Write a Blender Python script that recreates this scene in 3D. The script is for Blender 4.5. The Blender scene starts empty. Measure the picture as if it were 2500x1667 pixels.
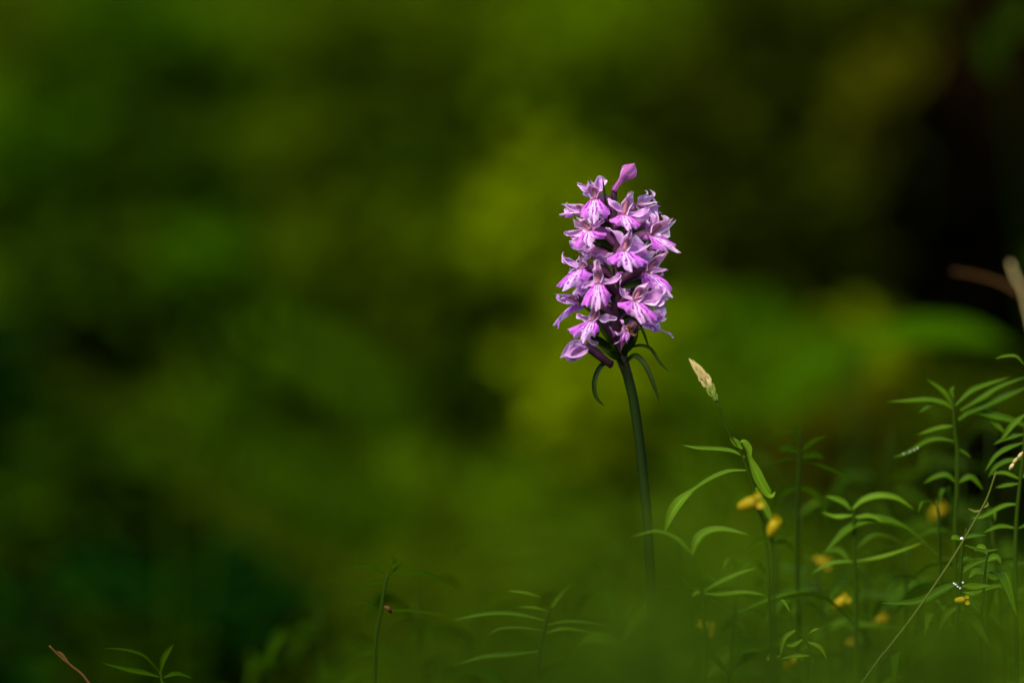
import bpy, math, random
from mathutils import Vector, noise as mnoise
R = math.radians
sc = bpy.context.scene
C = sc.collection

# ------------------------------------------------------------------ camera
FOC = 1.2                      # metres from the lens to the orchid
CAMH = 0.2
PPM = 8000.0                   # photograph pixels per metre at the orchid
cd = bpy.data.cameras.new('camera')
cam = bpy.data.objects.new('camera', cd); C.objects.link(cam)
cam.location = (0, -FOC, CAMH); cam.rotation_euler = (R(90), 0, 0)
cd.sensor_width = 36; cd.lens = 36 * FOC / (2500 / PPM)
cd.clip_start = 0.01; cd.clip_end = 300
cd.dof.use_dof = True; cd.dof.focus_distance = FOC - 0.004; cd.dof.aperture_fstop = 3.3
sc.camera = cam

# ------------------------------------------------------------------ world, sun, exposure
SUN_EL, SUN_AZ = 46, 212       # azimuth: clockwise from +Y; light comes from the front left, high up
w = bpy.data.worlds.new('World'); sc.world = w; w.use_nodes = True
nt = w.node_tree
sky = nt.nodes.new('ShaderNodeTexSky'); sky.sky_type = 'NISHITA'; sky.sun_disc = False
sky.sun_elevation = R(SUN_EL); sky.sun_rotation = R(SUN_AZ)
nt.links.new(sky.outputs[0], nt.nodes['Background'].inputs[0])
nt.nodes['Background'].inputs[1].default_value = 0.095
sl = bpy.data.lights.new('sun', 'SUN'); sl.energy = 3.4; sl.angle = R(18); sl.color = (1, .95, .86)
so = bpy.data.objects.new('sun', sl); C.objects.link(so)
sd = Vector((math.sin(R(SUN_AZ)) * math.cos(R(SUN_EL)), math.cos(R(SUN_AZ)) * math.cos(R(SUN_EL)), math.sin(R(SUN_EL))))
so.rotation_euler = sd.to_track_quat('Z', 'Y').to_euler(); so.location = sd * 20
vs = sc.view_settings
vs.view_transform = 'Standard'; vs.look = 'None'; vs.exposure = 1.3; vs.gamma = 1.0; vs.use_curve_mapping = False
sc.render.engine = 'CYCLES'
sc.cycles.use_denoising = True
sc.cycles.max_bounces = 8

# ------------------------------------------------------------------ coordinates
def at(px, py, dy=0.0):
    """photograph pixel, dy metres behind the orchid's plane -> place in the wood"""
    s = (FOC + dy) / FOC
    return Vector(((px - 1250) / PPM * s, dy, CAMH - (py - 833.5) / PPM * s))
def sm(t): t = max(0, min(1, t)); return t * t * (3 - 2 * t)
def terrain(x, y):
    z = 0.45 * max(0, y - .7) if y < 5 else 0.45 * 4.3
    if .55 < y < .85: z = 0.45 * (y - .55) ** 2 / .6
    n = mnoise.noise(Vector((x * 2.1, y * 2.1, 3.3))) * .03 + mnoise.noise(Vector((x * 7, y * 7, 9.1))) * .008
    return z + n * sm((y - .3) / .6) + (.004 * mnoise.noise(Vector((x * 15, y * 15, 1.7))))
def bank_y(py, px=1250):
    y = .6
    while y < 3:
        p = at(px, py, y)
        if p.z <= terrain(p.x, y): break
        y += .01
    return y

# ------------------------------------------------------------------ materials
def mat(name):
    m = bpy.data.materials.new(name); m.use_nodes = True
    n = m.node_tree; b = n.nodes['Principled BSDF']
    return m, n, b
def N(n, t, **kw):
    x = n.nodes.new(t)
    for k, v in kw.items(): setattr(x, k, v)
    return x
def mth(n, op, a, b=None, c=None):
    x = N(n, 'ShaderNodeMath', operation=op)
    for i, v in enumerate((a, b, c)):
        if v is None: continue
        if isinstance(v, (int, float)): x.inputs[i].default_value = v
        else: n.links.new(v, x.inputs[i])
    return x.outputs[0]
def mix(n, f, a, b, blend='MIX'):
    x = N(n, 'ShaderNodeMix', data_type='RGBA', blend_type=blend)
    for i, v in ((0, f), (6, a), (7, b)):
        if isinstance(v, (int, float)): x.inputs[i].default_value = v
        elif isinstance(v, tuple): x.inputs[i].default_value = (*v, 1)
        else: n.links.new(v, x.inputs[i])
    return x.outputs[2]
def thin(n, b, col, tr, tint=1.0):
    """petal or leaf: principled front plus light let through"""
    out = n.nodes['Material Output']
    t = N(n, 'ShaderNodeBsdfTranslucent'); ms = N(n, 'ShaderNodeMixShader'); ms.inputs[0].default_value = tr
    n.links.new(col, b.inputs['Base Color']); n.links.new(col, t.inputs[0])
    n.links.new(b.outputs[0], ms.inputs[1]); n.links.new(t.outputs[0], ms.inputs[2]); n.links.new(ms.outputs[0], out.inputs[0])
def uvs(n):
    u = N(n, 'ShaderNodeUVMap'); s = N(n, 'ShaderNodeSeparateXYZ'); n.links.new(u.outputs[0], s.inputs[0])
    return u.outputs[0], s.outputs[0], s.outputs[1]

def leaf_mat(name, a, b_, tr=.35, spec=.25, rough=.45, vein=True):
    """leaf of one species: colour varies from leaf to leaf and along the blade"""
    m, n, b = mat(name)
    g = N(n, 'ShaderNodeNewGeometry'); oi = N(n, 'ShaderNodeObjectInfo')
    r = mth(n, 'FRACT', mth(n, 'ADD', g.outputs['Random Per Island'], oi.outputs['Random']))
    c = mix(n, r, a, b_)
    nz = N(n, 'ShaderNodeTexNoise'); nz.inputs['Scale'].default_value = 160; nz.inputs['Detail'].default_value = 4
    c = mix(n, mth(n, 'MULTIPLY', nz.outputs[0], .5), c, tuple(x * .45 for x in a))
    if vein:
        _, u, v = uvs(n)
        d = mth(n, 'ABSOLUTE', mth(n, 'SUBTRACT', v, .5))
        k = mth(n, 'SUBTRACT', 1.0, mth(n, 'MINIMUM', mth(n, 'MULTIPLY', d, 14), 1.0))
        c = mix(n, mth(n, 'MULTIPLY', k, .45), c, tuple(min(1, x * 1.9) for x in b_))
    b.inputs['Roughness'].default_value = rough; b.inputs['Specular IOR Level'].default_value = spec
    bp = N(n, 'ShaderNodeBump'); bp.inputs['Strength'].default_value = .25; bp.inputs['Distance'].default_value = .0004
    n2 = N(n, 'ShaderNodeTexNoise'); n2.inputs['Scale'].default_value = 700
    n.links.new(n2.outputs[0], bp.inputs['Height']); n.links.new(bp.outputs[0], b.inputs['Normal'])
    thin(n, b, c, tr)
    return m

M = {}
# wild plants near the orchid
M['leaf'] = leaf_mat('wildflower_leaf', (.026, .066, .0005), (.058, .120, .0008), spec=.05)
M['leaf_dim'] = leaf_mat('deep_green_leaf', (.011, .030, .0004), (.019, .045, .0005), spec=0)  # darker copy of the wildflower leaf, shade put into the colour
M['leaf_soft'] = leaf_mat('soft_green_leaf', (.017, .040, .0003), (.028, .060, .0004), spec=.02)
M['tuft'] = leaf_mat('bright_tuft_leaf', (.042, .085, .0004), (.062, .12, .0005), spec=.02)
M['grass'] = leaf_mat('grass_blade', (.060, .125, .0012), (.100, .19, .002), spec=.08)
M['stalk'] = leaf_mat('plant_stalk', (.011, .025, .0005), (.020, .040, .0006), tr=.05, spec=.03, vein=False)
M['sapling'] = leaf_mat('sapling_bark', (.0022, .005, .0003), (.0035, .007, .0003), tr=0, spec=0, vein=False)
M['straw'] = leaf_mat('dry_straw', (.06, .075, .006), (.09, .10, .010), tr=.1, spec=.1, vein=False)
M['seed'] = leaf_mat('pale_seed_head', (.40, .29, .09), (.62, .48, .20), tr=.25, vein=False)
M['seed_green'] = leaf_mat('green_seed_scale', (.12, .17, .015), (.2, .24, .025), tr=.2, vein=False)
M['yellow'] = leaf_mat('yellow_corolla', (.30, .22, .002), (.40, .30, .004), tr=.3, spec=.1, vein=False)
M['twig'] = leaf_mat('brown_twig', (.055, .025, .006), (.085, .040, .010), tr=0, spec=.05, vein=False)
# bank undergrowth: light and dark patches are put into the leaf colours
M['lime'] = leaf_mat('lime_leaf', (.110, .160, .0003), (.150, .210, .0004), spec=0, vein=False)
M['fresh'] = leaf_mat('fresh_leaf', (.052, .094, .0003), (.070, .124, .0004), spec=0, vein=False)
M['mid'] = leaf_mat('mid_green_leaf', (.022, .060, .0003), (.032, .084, .0003), spec=0, vein=False)
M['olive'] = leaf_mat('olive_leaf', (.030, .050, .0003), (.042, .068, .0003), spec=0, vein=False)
M['dark'] = leaf_mat('dark_leaf', (.010, .024, .0003), (.015, .035, .0003), spec=0, tr=.15, vein=False)
M['teal'] = leaf_mat('blackish_leaf', (.002, .013, .0006), (.003, .019, .0008), spec=0, tr=.1, vein=False)
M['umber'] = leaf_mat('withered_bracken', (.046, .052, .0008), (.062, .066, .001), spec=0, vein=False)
M['shade'] = leaf_mat('dull_olive_leaf', (.014, .020, .0003), (.021, .029, .0003), spec=0, tr=.15, vein=False)
M['black'] = leaf_mat('dark_hollow_leaf', (.0010, .0009, .0003), (.0018, .0015, .0004), spec=0, tr=.05, vein=False)  # near black leaves stand in for the shade of the hollow

def petal_mat(name, base, edge, vein, spots, lip=False):
    m, n, b = mat(name)
    uv, u, v = uvs(n)
    oi = N(n, 'ShaderNodeObjectInfo')
    nz = N(n, 'ShaderNodeTexNoise'); nz.inputs['Scale'].default_value = 4.5; nz.inputs['Detail'].default_value = 3
    vm = N(n, 'ShaderNodeVectorMath', operation='ADD')
    cb = N(n, 'ShaderNodeCombineXYZ'); n.links.new(mth(n, 'MULTIPLY', oi.outputs['Random'], 40), cb.inputs[2])
    n.links.new(uv, vm.inputs[0]); n.links.new(cb.outputs[0], vm.inputs[1]); n.links.new(vm.outputs[0], nz.inputs['Vector'])
    nf = nz.outputs[0]
    d = mth(n, 'ABSOLUTE', mth(n, 'SUBTRACT', v, .5))          # 0 at the midline, .5 at the rim
    def ss(x, lo, hi):
        mr = N(n, 'ShaderNodeMapRange', interpolation_type='SMOOTHSTEP'); mr.inputs[1].default_value = lo; mr.inputs[2].default_value = hi
        n.links.new(x, mr.inputs[0]); return mr.outputs[0]
    if lip:
        # pale centre, richer side lobes, broken magenta loops running out from the throat
        side = ss(mth(n, 'ADD', d, mth(n, 'MULTIPLY', mth(n, 'SUBTRACT', nf, .5), .25)), .12, .36)
        c = mix(n, side, edge, base)
        ph = mth(n, 'ADD', mth(n, 'MULTIPLY', v, 34), mth(n, 'MULTIPLY', nf, 9))
        st = ss(mth(n, 'SINE', ph), .0, .45)
        n3 = N(n, 'ShaderNodeTexNoise'); n3.inputs['Scale'].default_value = 9; n3.inputs['Detail'].default_value = 1
        n.links.new(vm.outputs[0], n3.inputs['Vector'])
        dash = ss(n3.outputs[0], .38, .47)
        reach = mth(n, 'MULTIPLY', ss(u, .06, .16), mth(n, 'SUBTRACT', 1.0, ss(mth(n, 'ADD', u, mth(n, 'MULTIPLY', d, .5)), .62, .9)))
        c = mix(n, mth(n, 'MULTIPLY', mth(n, 'MULTIPLY', st, dash), mth(n, 'MULTIPLY', reach, .95)), c, vein)
        c = mix(n, mth(n, 'MULTIPLY', ss(u, .0, .16), 1.0), (.30, .10, .17), c)
        c = mix(n, mth(n, 'MULTIPLY', ss(u, .93, 1.0), .45), c, (.78, .55, .85))
    else:
        rim = ss(mth(n, 'ADD', d, mth(n, 'MULTIPLY', mth(n, 'SUBTRACT', nf, .5), .12)), .30, .47)
        c = mix(n, rim, base, edge)
        vs_ = ss(mth(n, 'SINE', mth(n, 'ADD', mth(n, 'MULTIPLY', v, 31.4), mth(n, 'MULTIPLY', nf, 3))), .7, 1.0)
        c = mix(n, mth(n, 'MULTIPLY', vs_, .45), c, vein)
        n3 = N(n, 'ShaderNodeTexNoise'); n3.inputs['Scale'].default_value = 11; n3.inputs['Detail'].default_value = 1
        n.links.new(vm.outputs[0], n3.inputs['Vector'])
        c = mix(n, mth(n, 'MULTIPLY', ss(n3.outputs[0], .60, .68), spots), c, vein)
        c = mix(n, mth(n, 'MULTIPLY', ss(u, .88, 1.0), .4), c, tuple(x * .7 for x in edge))
    c = mix(n, 1.0, c, oi.outputs['Color'], 'MULTIPLY')
    b.inputs['Roughness'].default_value = .42; b.inputs['Specular IOR Level'].default_value = .35
    bp = N(n, 'ShaderNodeBump'); bp.inputs['Strength'].default_value = .5; bp.inputs['Distance'].default_value = .0003
    n2 = N(n, 'ShaderNodeTexNoise'); n2.inputs['Scale'].default_value = 1100; n2.inputs['Detail'].default_value = 3
    n.links.new(n2.outputs[0], bp.inputs['Height']); n.links.new(bp.outputs[0], b.inputs['Normal'])
    thin(n, b, c, .5)
    return m
M['lip'] = petal_mat('orchid_lip', (.74, .17, .80), (.94, .60, .92), (.32, .004, .36), .5, lip=True)
M['sepal'] = petal_mat('orchid_sepal', (.76, .36, .74), (.93, .74, .90), (.42, .07, .46), .8)
M['hood'] = petal_mat('orchid_hood', (.72, .36, .60), (.94, .72, .86), (.46, .12, .42), .25)
M['dead'] = petal_mat('withered_petal', (.17, .09, .02), (.36, .22, .05), (.07, .03, .02), .8)
M['column'] = leaf_mat('orchid_column', (.34, .11, .16), (.44, .15, .21), tr=.2, vein=False)
M['bud'] = petal_mat('orchid_bud', (.50, .13, .42), (.66, .33, .62), (.30, .05, .26), .3)
M['ovary'] = leaf_mat('orchid_ovary', (.065, .018, .04), (.11, .032, .075), tr=.12, rough=.4, vein=False)
M['ovary_pink'] = leaf_mat('orchid_young_ovary', (.28, .08, .20), (.38, .12, .28), tr=.15, rough=.4, vein=False)
M['tube'] = leaf_mat('orchid_spur', (.34, .10, .34), (.44, .16, .46), tr=.3, vein=False)
M['bract'] = leaf_mat('orchid_bract', (.009, .019, .0006), (.013, .026, .0008), tr=.2, spec=.06)

def stem_mat():
    m, n, b = mat('orchid_stem')
    g = N(n, 'ShaderNodeNewGeometry'); s = N(n, 'ShaderNodeSeparateXYZ'); n.links.new(g.outputs['Position'], s.inputs[0])
    mr = N(n, 'ShaderNodeMapRange', interpolation_type='SMOOTHSTEP'); mr.inputs[1].default_value = .186; mr.inputs[2].default_value = .21
    n.links.new(s.outputs[2], mr.inputs[0])
    c = mix(n, mr.outputs[0], (.0055, .014, .0004), (.060, .020, .040))
    nz = N(n, 'ShaderNodeTexNoise'); nz.inputs['Scale'].default_value = 500; nz.inputs['Detail'].default_value = 5
    c = mix(n, mth(n, 'MULTIPLY', nz.outputs[0], .6), c, (.004, .007, .0006))
    n.links.new(c, b.inputs['Base Color']); b.inputs['Roughness'].default_value = .6; b.inputs['Specular IOR Level'].default_value = .05
    return m
M['stem'] = stem_mat()

def ground_mat():
    m, n, b = mat('mossy_forest_floor')
    g = N(n, 'ShaderNodeNewGeometry')
    a = N(n, 'ShaderNodeTexNoise'); a.inputs['Scale'].default_value = 5; a.inputs['Detail'].default_value = 6
    n.links.new(g.outputs['Position'], a.inputs['Vector'])
    r = N(n, 'ShaderNodeValToRGB'); e = r.color_ramp.elements
    e[0].position = .35; e[0].color = (.013, .017, .0004, 1); e[1].position = .68; e[1].color = (.021, .044, .0003, 1)
    x = e.new(.5); x.color = (.015, .028, .0003, 1)
    n.links.new(a.outputs[0], r.inputs[0]); n.links.new(r.outputs[0], b.inputs['Base Color'])
    b.inputs['Roughness'].default_value = 1; b.inputs['Specular IOR Level'].default_value = 0
    d = N(n, 'ShaderNodeTexNoise'); d.inputs['Scale'].default_value = 90; d.inputs['Detail'].default_value = 6
    bp = N(n, 'ShaderNodeBump'); bp.inputs['Distance'].default_value = .01
    n.links.new(d.outputs[0], bp.inputs['Height']); n.links.new(bp.outputs[0], b.inputs['Normal'])
    return m
M['ground'] = ground_mat()

def bark_mat():
    m, n, b = mat('dark_wet_bark')
    tc = N(n, 'ShaderNodeTexCoord'); mp = N(n, 'ShaderNodeMapping'); mp.inputs['Scale'].default_value = (1, 1, .25)
    n.links.new(tc.outputs['Object'], mp.inputs[0])
    v = N(n, 'ShaderNodeTexVoronoi'); v.inputs['Scale'].default_value = 60; n.links.new(mp.outputs[0], v.inputs['Vector'])
    c = mix(n, v.outputs['Distance'], (.0010, .0006, .0002), (.004, .0018, .0005))
    n.links.new(c, b.inputs['Base Color']); b.inputs['Roughness'].default_value = 1; b.inputs['Specular IOR Level'].default_value = 0
    bp = N(n, 'ShaderNodeBump'); bp.inputs['Distance'].default_value = .01; n.links.new(v.outputs['Distance'], bp.inputs['Height']); n.links.new(bp.outputs[0], b.inputs['Normal'])
    return m
M['bark'] = bark_mat()

def drop_mat():
    m, n, b = mat('water_drop')
    b.inputs['Base Color'].default_value = (1, 1, 1, 1); b.inputs['Roughness'].default_value = .02  # white base paints the sun's glint into each drop
    b.inputs['Transmission Weight'].default_value = .35; b.inputs['IOR'].default_value = 1.33
    return m
M['drop'] = drop_mat()

# ------------------------------------------------------------------ mesh helpers
def link(name, verts, faces, m, parent=None, uv=None, smooth=True, org=None, color=None):
    if parent is not None: org = parent['_o'] if '_o' in parent else None
    o_ = Vector(org) if org is not None else Vector((0, 0, 0))
    me = bpy.data.meshes.new(name)
    me.from_pydata([tuple(Vector(v) - o_) for v in verts], [], faces)
    if uv is not None:
        l = me.uv_layers.new(name='UVMap')
        for i, lp in enumerate(me.loops): l.data[i].uv = uv[lp.vertex_index]
    me.materials.append(M[m])
    if smooth: me.polygons.foreach_set('use_smooth', [True] * len(me.polygons))
    o = bpy.data.objects.new(name, me); C.objects.link(o)
    if parent is not None:
        o.parent = parent; o['_o'] = tuple(o_)
    else: o.location = o_; o['_o'] = tuple(o_)
    if color: o.color = (*color, 1)
    return o
def thing(name, loc, label, cat, group=None):
    o = bpy.data.objects.new(name, None); C.objects.link(o); o.location = loc; o['_o'] = tuple(loc); o.empty_display_size = .01
    o['label'] = label; o['category'] = cat
    if group: o['group'] = group
    return o
def tag(o, label, cat, group=None, kind=None):
    if label: o['label'] = label
    if cat: o['category'] = cat
    if group: o['group'] = group
    if kind: o['kind'] = kind
    return o
def spline(pts, n):
    """Catmull-Rom through the points"""
    P = [Vector(p) for p in pts]
    if len(P) == 2: return [P[0].lerp(P[1], i / n) for i in range(n + 1)]
    Q = [P[0] * 2 - P[1]] + P + [P[-1] * 2 - P[-2]]
    out = []
    for i in range(n + 1):
        t = i / n * (len(P) - 1); k = min(int(t), len(P) - 2); t -= k
        a, b, c, d = Q[k:k + 4]
        out.append(.5 * ((2 * b) + (c - a) * t + (2 * a - 5 * b + 4 * c - d) * t * t + (3 * b - a - 3 * c + d) * t ** 3))
    return out
def tube_geo(pts, rad, n=14, sides=8, lobes=0, twist=0):
    P = spline(pts, n); V = []; F = []; U = []
    up = Vector((0, -1, 0))
    for i, p in enumerate(P):
        t = (P[min(i + 1, n)] - P[max(i - 1, 0)]).normalized()
        if abs(t.dot(up)) > .95: s = t.cross(Vector((1, 0, 0))).normalized()
        else: s = t.cross(up).normalized()
        q = s.cross(t)
        u = i / n; r = rad(u) if callable(rad) else rad
        for k in range(sides):
            a = 2 * math.pi * k / sides + twist * u
            rr = r * (1 + lobes * math.cos(3 * a))
            V.append(p + (s * math.cos(a) + q * math.sin(a)) * rr); U.append((u, k / sides))
    for i in range(n):
        for k in range(sides):
            F.append((i * sides + k, i * sides + (k + 1) % sides, (i + 1) * sides + (k + 1) % sides, (i + 1) * sides + k))
    F.append(tuple(range(sides))[::-1]); F.append(tuple(n * sides + k for k in range(sides)))
    return V, F, U
def tube(name, pts, rad, m, parent, **kw):
    col = kw.pop('color', None)
    V, F, U = tube_geo(pts, rad, **kw)
    return link(name, V, F, m, parent, U, color=col)
def grid(name, fn, nu, nv, m, parent, color=None):
    V = []; U = []; F = []
    for i in range(nu + 1):
        for j in range(nv + 1):
            V.append(fn(i / nu, j / nv * 2 - 1)); U.append((i / nu, j / nv))
    for i in range(nu):
        for j in range(nv):
            a = i * (nv + 1) + j
            F.append((a, a + 1, a + nv + 2, a + nv + 1))
    return link(name, V, F, m, parent, U, color=color)
def blade_fn(pts, width, nrm=Vector((0, -1, 0)), fold=.35, twist=0., ripple=0., root=.25, peak=.45, seed=0, n=24, tip=2.2, frill=0.):
    P = spline(pts, n); rnd = random.Random(seed); ph = rnd.uniform(0, 6)
    def prof(u):
        a = sm(u / peak) if u < peak else 1 - ((u - peak) / (1 - peak)) ** tip
        return max(.02, (root + (1 - root) * a) if u < peak else a)
    def fn(u, v):
        f = u * n; k = min(int(f), n - 1); p = P[k].lerp(P[k + 1], f - k)
        t = (P[min(k + 2, n)] - P[max(k - 1, 0)]).normalized()
        nn = nrm - t * nrm.dot(t)
        nn = Vector((0, 0, 1)) - t * t.z if nn.length < .05 else nn
        nn.normalize(); s = t.cross(nn)
        a = twist * u; s2 = s * math.cos(a) + nn * math.sin(a); n2 = nn * math.cos(a) - s * math.sin(a)
        wd = width * .5 * prof(u) * (1 + frill * math.sin(u * 17 + ph + v * 4) * abs(v))
        return p + s2 * (v * wd) + n2 * (abs(v) ** 1.5 * wd * fold + ripple * math.sin(u * 9 + v * 2 + ph) * wd)
    return fn
def blade(name, pts, width, m, parent, nu=14, nv=4, color=None, **kw):
    return grid(name, blade_fn(pts, width, **kw), nu, nv, m, parent, color)
def px_pts(c, dy=0.0):
    """list of (px, py[, mm behind]) -> places, dy metres behind the orchid"""
    return [at(p[0], p[1], dy + (p[2] / 1000 if len(p) > 2 else 0)) for p in c]

# ------------------------------------------------------------------ ground
def make_ground():
    xs = [-60, -25, -10, -5, -3] + [-2 + i * .04 for i in range(101)] + [3, 5, 10, 25, 60]
    ys = [-60, -20, -6, -3, -1.6] + [-1 + i * .04 for i in range(101)] + [3.5, 4.2, 5, 8, 15, 30, 60, 120]
    V = [(x, y, terrain(x, y) if abs(y) < 5.1 else 0.45 * 4.3 * (y > 0)) for y in ys for x in xs]
    n = len(xs)
    F = [(j * n + i, j * n + i + 1, (j + 1) * n + i + 1, (j + 1) * n + i) for j in range(len(ys) - 1) for i in range(n - 1)]
    o = link('ground', V, F, 'ground'); tag(o, 'mossy forest floor rising into a bank behind the orchid', None, kind='structure')
make_ground()

# ------------------------------------------------------------------ loose foliage
def leaf_cloud(pts, size, rnd, aspect=.45):
    V = []; F = []
    for p in pts:
        L = size * rnd.uniform(.6, 1.3); W = L * aspect * rnd.uniform(.8, 1.2)
        a = rnd.uniform(0, 6.283); e = rnd.gauss(.15, .5)
        t = Vector((math.cos(a) * math.cos(e), math.sin(a) * math.cos(e), math.sin(e)))
        s = t.cross(Vector((rnd.gauss(0, .35), rnd.gauss(-.35, .35), 1))).normalized(); nn = s.cross(t)
        b = len(V)
        V += [p, p + t * L * .35 + s * W * .5 + nn * W * .15, p + t * L * .75 + s * W * .34 + nn * W * .08, p + t * L - nn * L * .12,
              p + t * L * .75 - s * W * .34 + nn * W * .08, p + t * L * .35 - s * W * .5 + nn * W * .15]
        F += [(b, b + 1, b + 2, b + 3), (b, b + 3, b + 4, b + 5)]
    return V, F
def undergrowth():
    rnd = random.Random(5); P = []
    for i in range(16000):
        y = rnd.uniform(.35, 2.4); x = rnd.uniform(-1, 1) * (.45 + .28 * (y + 1.2))
        P.append(Vector((x, y, terrain(x, y) + abs(rnd.gauss(0, .018)))))
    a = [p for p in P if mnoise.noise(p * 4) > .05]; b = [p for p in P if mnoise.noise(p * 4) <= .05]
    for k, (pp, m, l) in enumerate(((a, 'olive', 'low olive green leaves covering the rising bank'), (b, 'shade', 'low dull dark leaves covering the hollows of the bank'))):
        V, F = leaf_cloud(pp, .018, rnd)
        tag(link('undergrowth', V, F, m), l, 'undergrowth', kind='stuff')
undergrowth()

def bush(name, label, px, py, rx, ry, m, n=260, size=.024, tilt=0, group=None, cat='bush', lift=0.0, dep=.06, seed=0):
    rnd = random.Random(seed * 77 + int(px) * 13 + int(py))
    y = bank_y(py + ry * .9, px) - lift
    s = (FOC + y) / FOC
    c = at(px, py, y - .03); g = terrain(c.x, y)
    base = Vector((c.x, y, g - .004))
    t = thing(name, base, label, cat, group)
    ax, az = rx / PPM * s, ry / PPM * s
    P = []
    lumps = [(rnd.gauss(0, .5), rnd.gauss(0, .5), rnd.gauss(0, .5)) for _ in range(9)]
    for i in range(n):
        l = rnd.choice(lumps)
        qx, qy, qz = l[0] * .55 + rnd.gauss(0, .45), l[1] + rnd.gauss(0, .4), l[2] * .55 + rnd.gauss(0, .45)
        X, Z = qx * ax, qz * az
        X, Z = X * math.cos(tilt) + Z * math.sin(tilt), -X * math.sin(tilt) + Z * math.cos(tilt)
        p = c + Vector((X, qy * dep, Z)); p.z = max(p.z, terrain(p.x, p.y) + .004)
        P.append(p)
    V, F = leaf_cloud(P, size, rnd)
    o = link('foliage', V, F, m, t); o['kind'] = 'stuff'
    for k in range(3):
        p = P[k * 5]
        tube('stem', [base + Vector((rnd.gauss(0, .004), 0, 0)), base.lerp(p, .5) + Vector((rnd.gauss(0, .01), 0, .01)), p], lambda u: .0022 * (1 - u * .6), 'twig', t, n=6, sides=5)
    return t

BG = [  # name, label, px, py, rx, ry, material, n, tilt; leaf colours paint the light and dark patches
 ('leafy_bush', 'tall lime green bush right behind the top of the orchid spike', 1400, 180, 190, 220, 'fresh', 520, 0),
 ('leafy_bush', 'brightest yellow green bush glowing beside the orchid stalk', 1470, 900, 160, 150, 'lime', 340, .1),
 ('leafy_bush', 'low yellow green bush at the foot of the brightest bush', 1480, 1030, 170, 80, 'lime', 260, 0),
 ('leafy_bush', 'yellow green bush to the left of the orchid flowers', 1330, 590, 120, 200, 'lime', 420, .1),
 ('leafy_bush', 'large mid green bush above the dark shrub in the hollow', 400, 120, 260, 110, 'mid', 560, .5),
 ('leafy_bush', 'mid green bush between the large bush and the blackish shrub', 90, 400, 150, 110, 'mid', 320, 0),
 ('leafy_bush', 'olive green bush above the dark diagonal sprig', 920, 90, 220, 80, 'olive', 420, -.1),
 ('leafy_bush', 'olive bush touching the yellow green bush', 1090, 240, 150, 160, 'olive', 360, -.3),
 ('leafy_bush', 'soft olive bush below the round dark shrub', 930, 620, 190, 120, 'olive', 420, .2),
 ('leafy_bush', 'warm olive bush between the orchid flowers and the fern', 1120, 760, 150, 120, 'olive', 320, 0),
 ('leafy_bush', 'narrow mid green bush amid the dark left shrubs', 515, 690, 70, 140, 'mid', 260, 0),
 ('leafy_bush', 'mid green bush under the dark diagonal sprig', 770, 370, 110, 110, 'olive', 240, -.3),
 ('leafy_bush', 'green bush right of the orchid stalk', 1650, 880, 130, 110, 'fresh', 300, -.2),
 ('leafy_bush', 'green bush behind the pale seed head', 1800, 900, 130, 90, 'mid', 300, -.4),
 ('leafy_bush', 'small bright bush in front of the withered bracken', 2110, 850, 50, 40, 'lime', 110, 0),
 ('shade_patch_shrub', 'dull olive shrub right of the orchid flowers', 1740, 480, 130, 330, 'shade', 520, 0),
 ('shade_patch_shrub', 'dull olive shrub between the lime bush and the withered bracken', 1850, 130, 170, 200, 'shade', 460, 0),
 ('shade_patch_shrub', 'dull olive shrub above the withered bracken', 2160, 60, 170, 90, 'shade', 340, 0),
 ('shade_patch_shrub', 'dull olive shrub below the withered bracken', 1980, 600, 170, 170, 'shade', 460, 0),
 ('shade_patch_shrub', 'dark shrub standing for the hollow below the large mid green bush', 440, 440, 170, 70, 'dark', 360, .4),
 ('shade_patch_shrub', 'round dark shrub left of the yellow green bush', 990, 430, 90, 50, 'dark', 160, 0),
 ('shade_patch_shrub', 'dark shrub sprig making a diagonal streak', 830, 195, 170, 30, 'dark', 220, -.4),
 ('shade_patch_shrub', 'dark shrub wedge between the two mid green bushes', 170, 210, 190, 45, 'dark', 240, .35),
 ('shade_patch_shrub', 'blackish shrub at the edge of the clearing', -20, 1010, 90, 240, 'teal', 420, 0),
 ('shade_patch_shrub', 'blackish shrub low down beneath the green fern', 470, 1500, 260, 120, 'teal', 560, 0),
 ('shade_patch_shrub', 'dark shrub above the fern fronds', 650, 830, 120, 80, 'dark', 260, .1),
 ('shade_patch_shrub', 'dark shrub between the fern and the orchid stalk', 1120, 950, 90, 60, 'dark', 150, .3),
 ('shade_patch_shrub', 'dark shrub between the fern and the blackish shrub', 190, 1200, 190, 160, 'dark', 420, .3),
 ('shade_patch_shrub', 'dark shrub beside the narrow mid green bush', 190, 720, 190, 130, 'dark', 360, 0),
 ('shade_patch_shrub', 'dark shrub in the darkest corner below the blackish shrub', 60, 1600, 210, 150, 'teal', 420, 0),
 ('shade_patch_shrub', 'dark shrub beside the dim pointed leaved wildflower', 300, 1640, 190, 90, 'dark', 320, 0),
 ('bracken_clump', 'olive brown withered bracken beside the black tree trunk', 2190, 330, 120, 160, 'umber', 420, -.1),
 ('bracken_clump', 'brown withered bracken behind the leafy wildflowers', 2010, 1050, 150, 110, 'umber', 240, 0),
 ('dark_hollow_shrub', 'near black shrub standing for the dark hollow at the foot of the tree trunk', 2350, 590, 140, 210, 'black', 680, -.35),
 ('dark_hollow_shrub', 'near black shrub standing for the dark gap behind the bushy wildflower', 2440, 1180, 110, 110, 'black', 300, 0),
 ('dark_hollow_shrub', 'low near black shrub standing for the darkness between the broad leaf and the tree trunk', 2330, 730, 190, 80, 'black', 420, 0),
]
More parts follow.
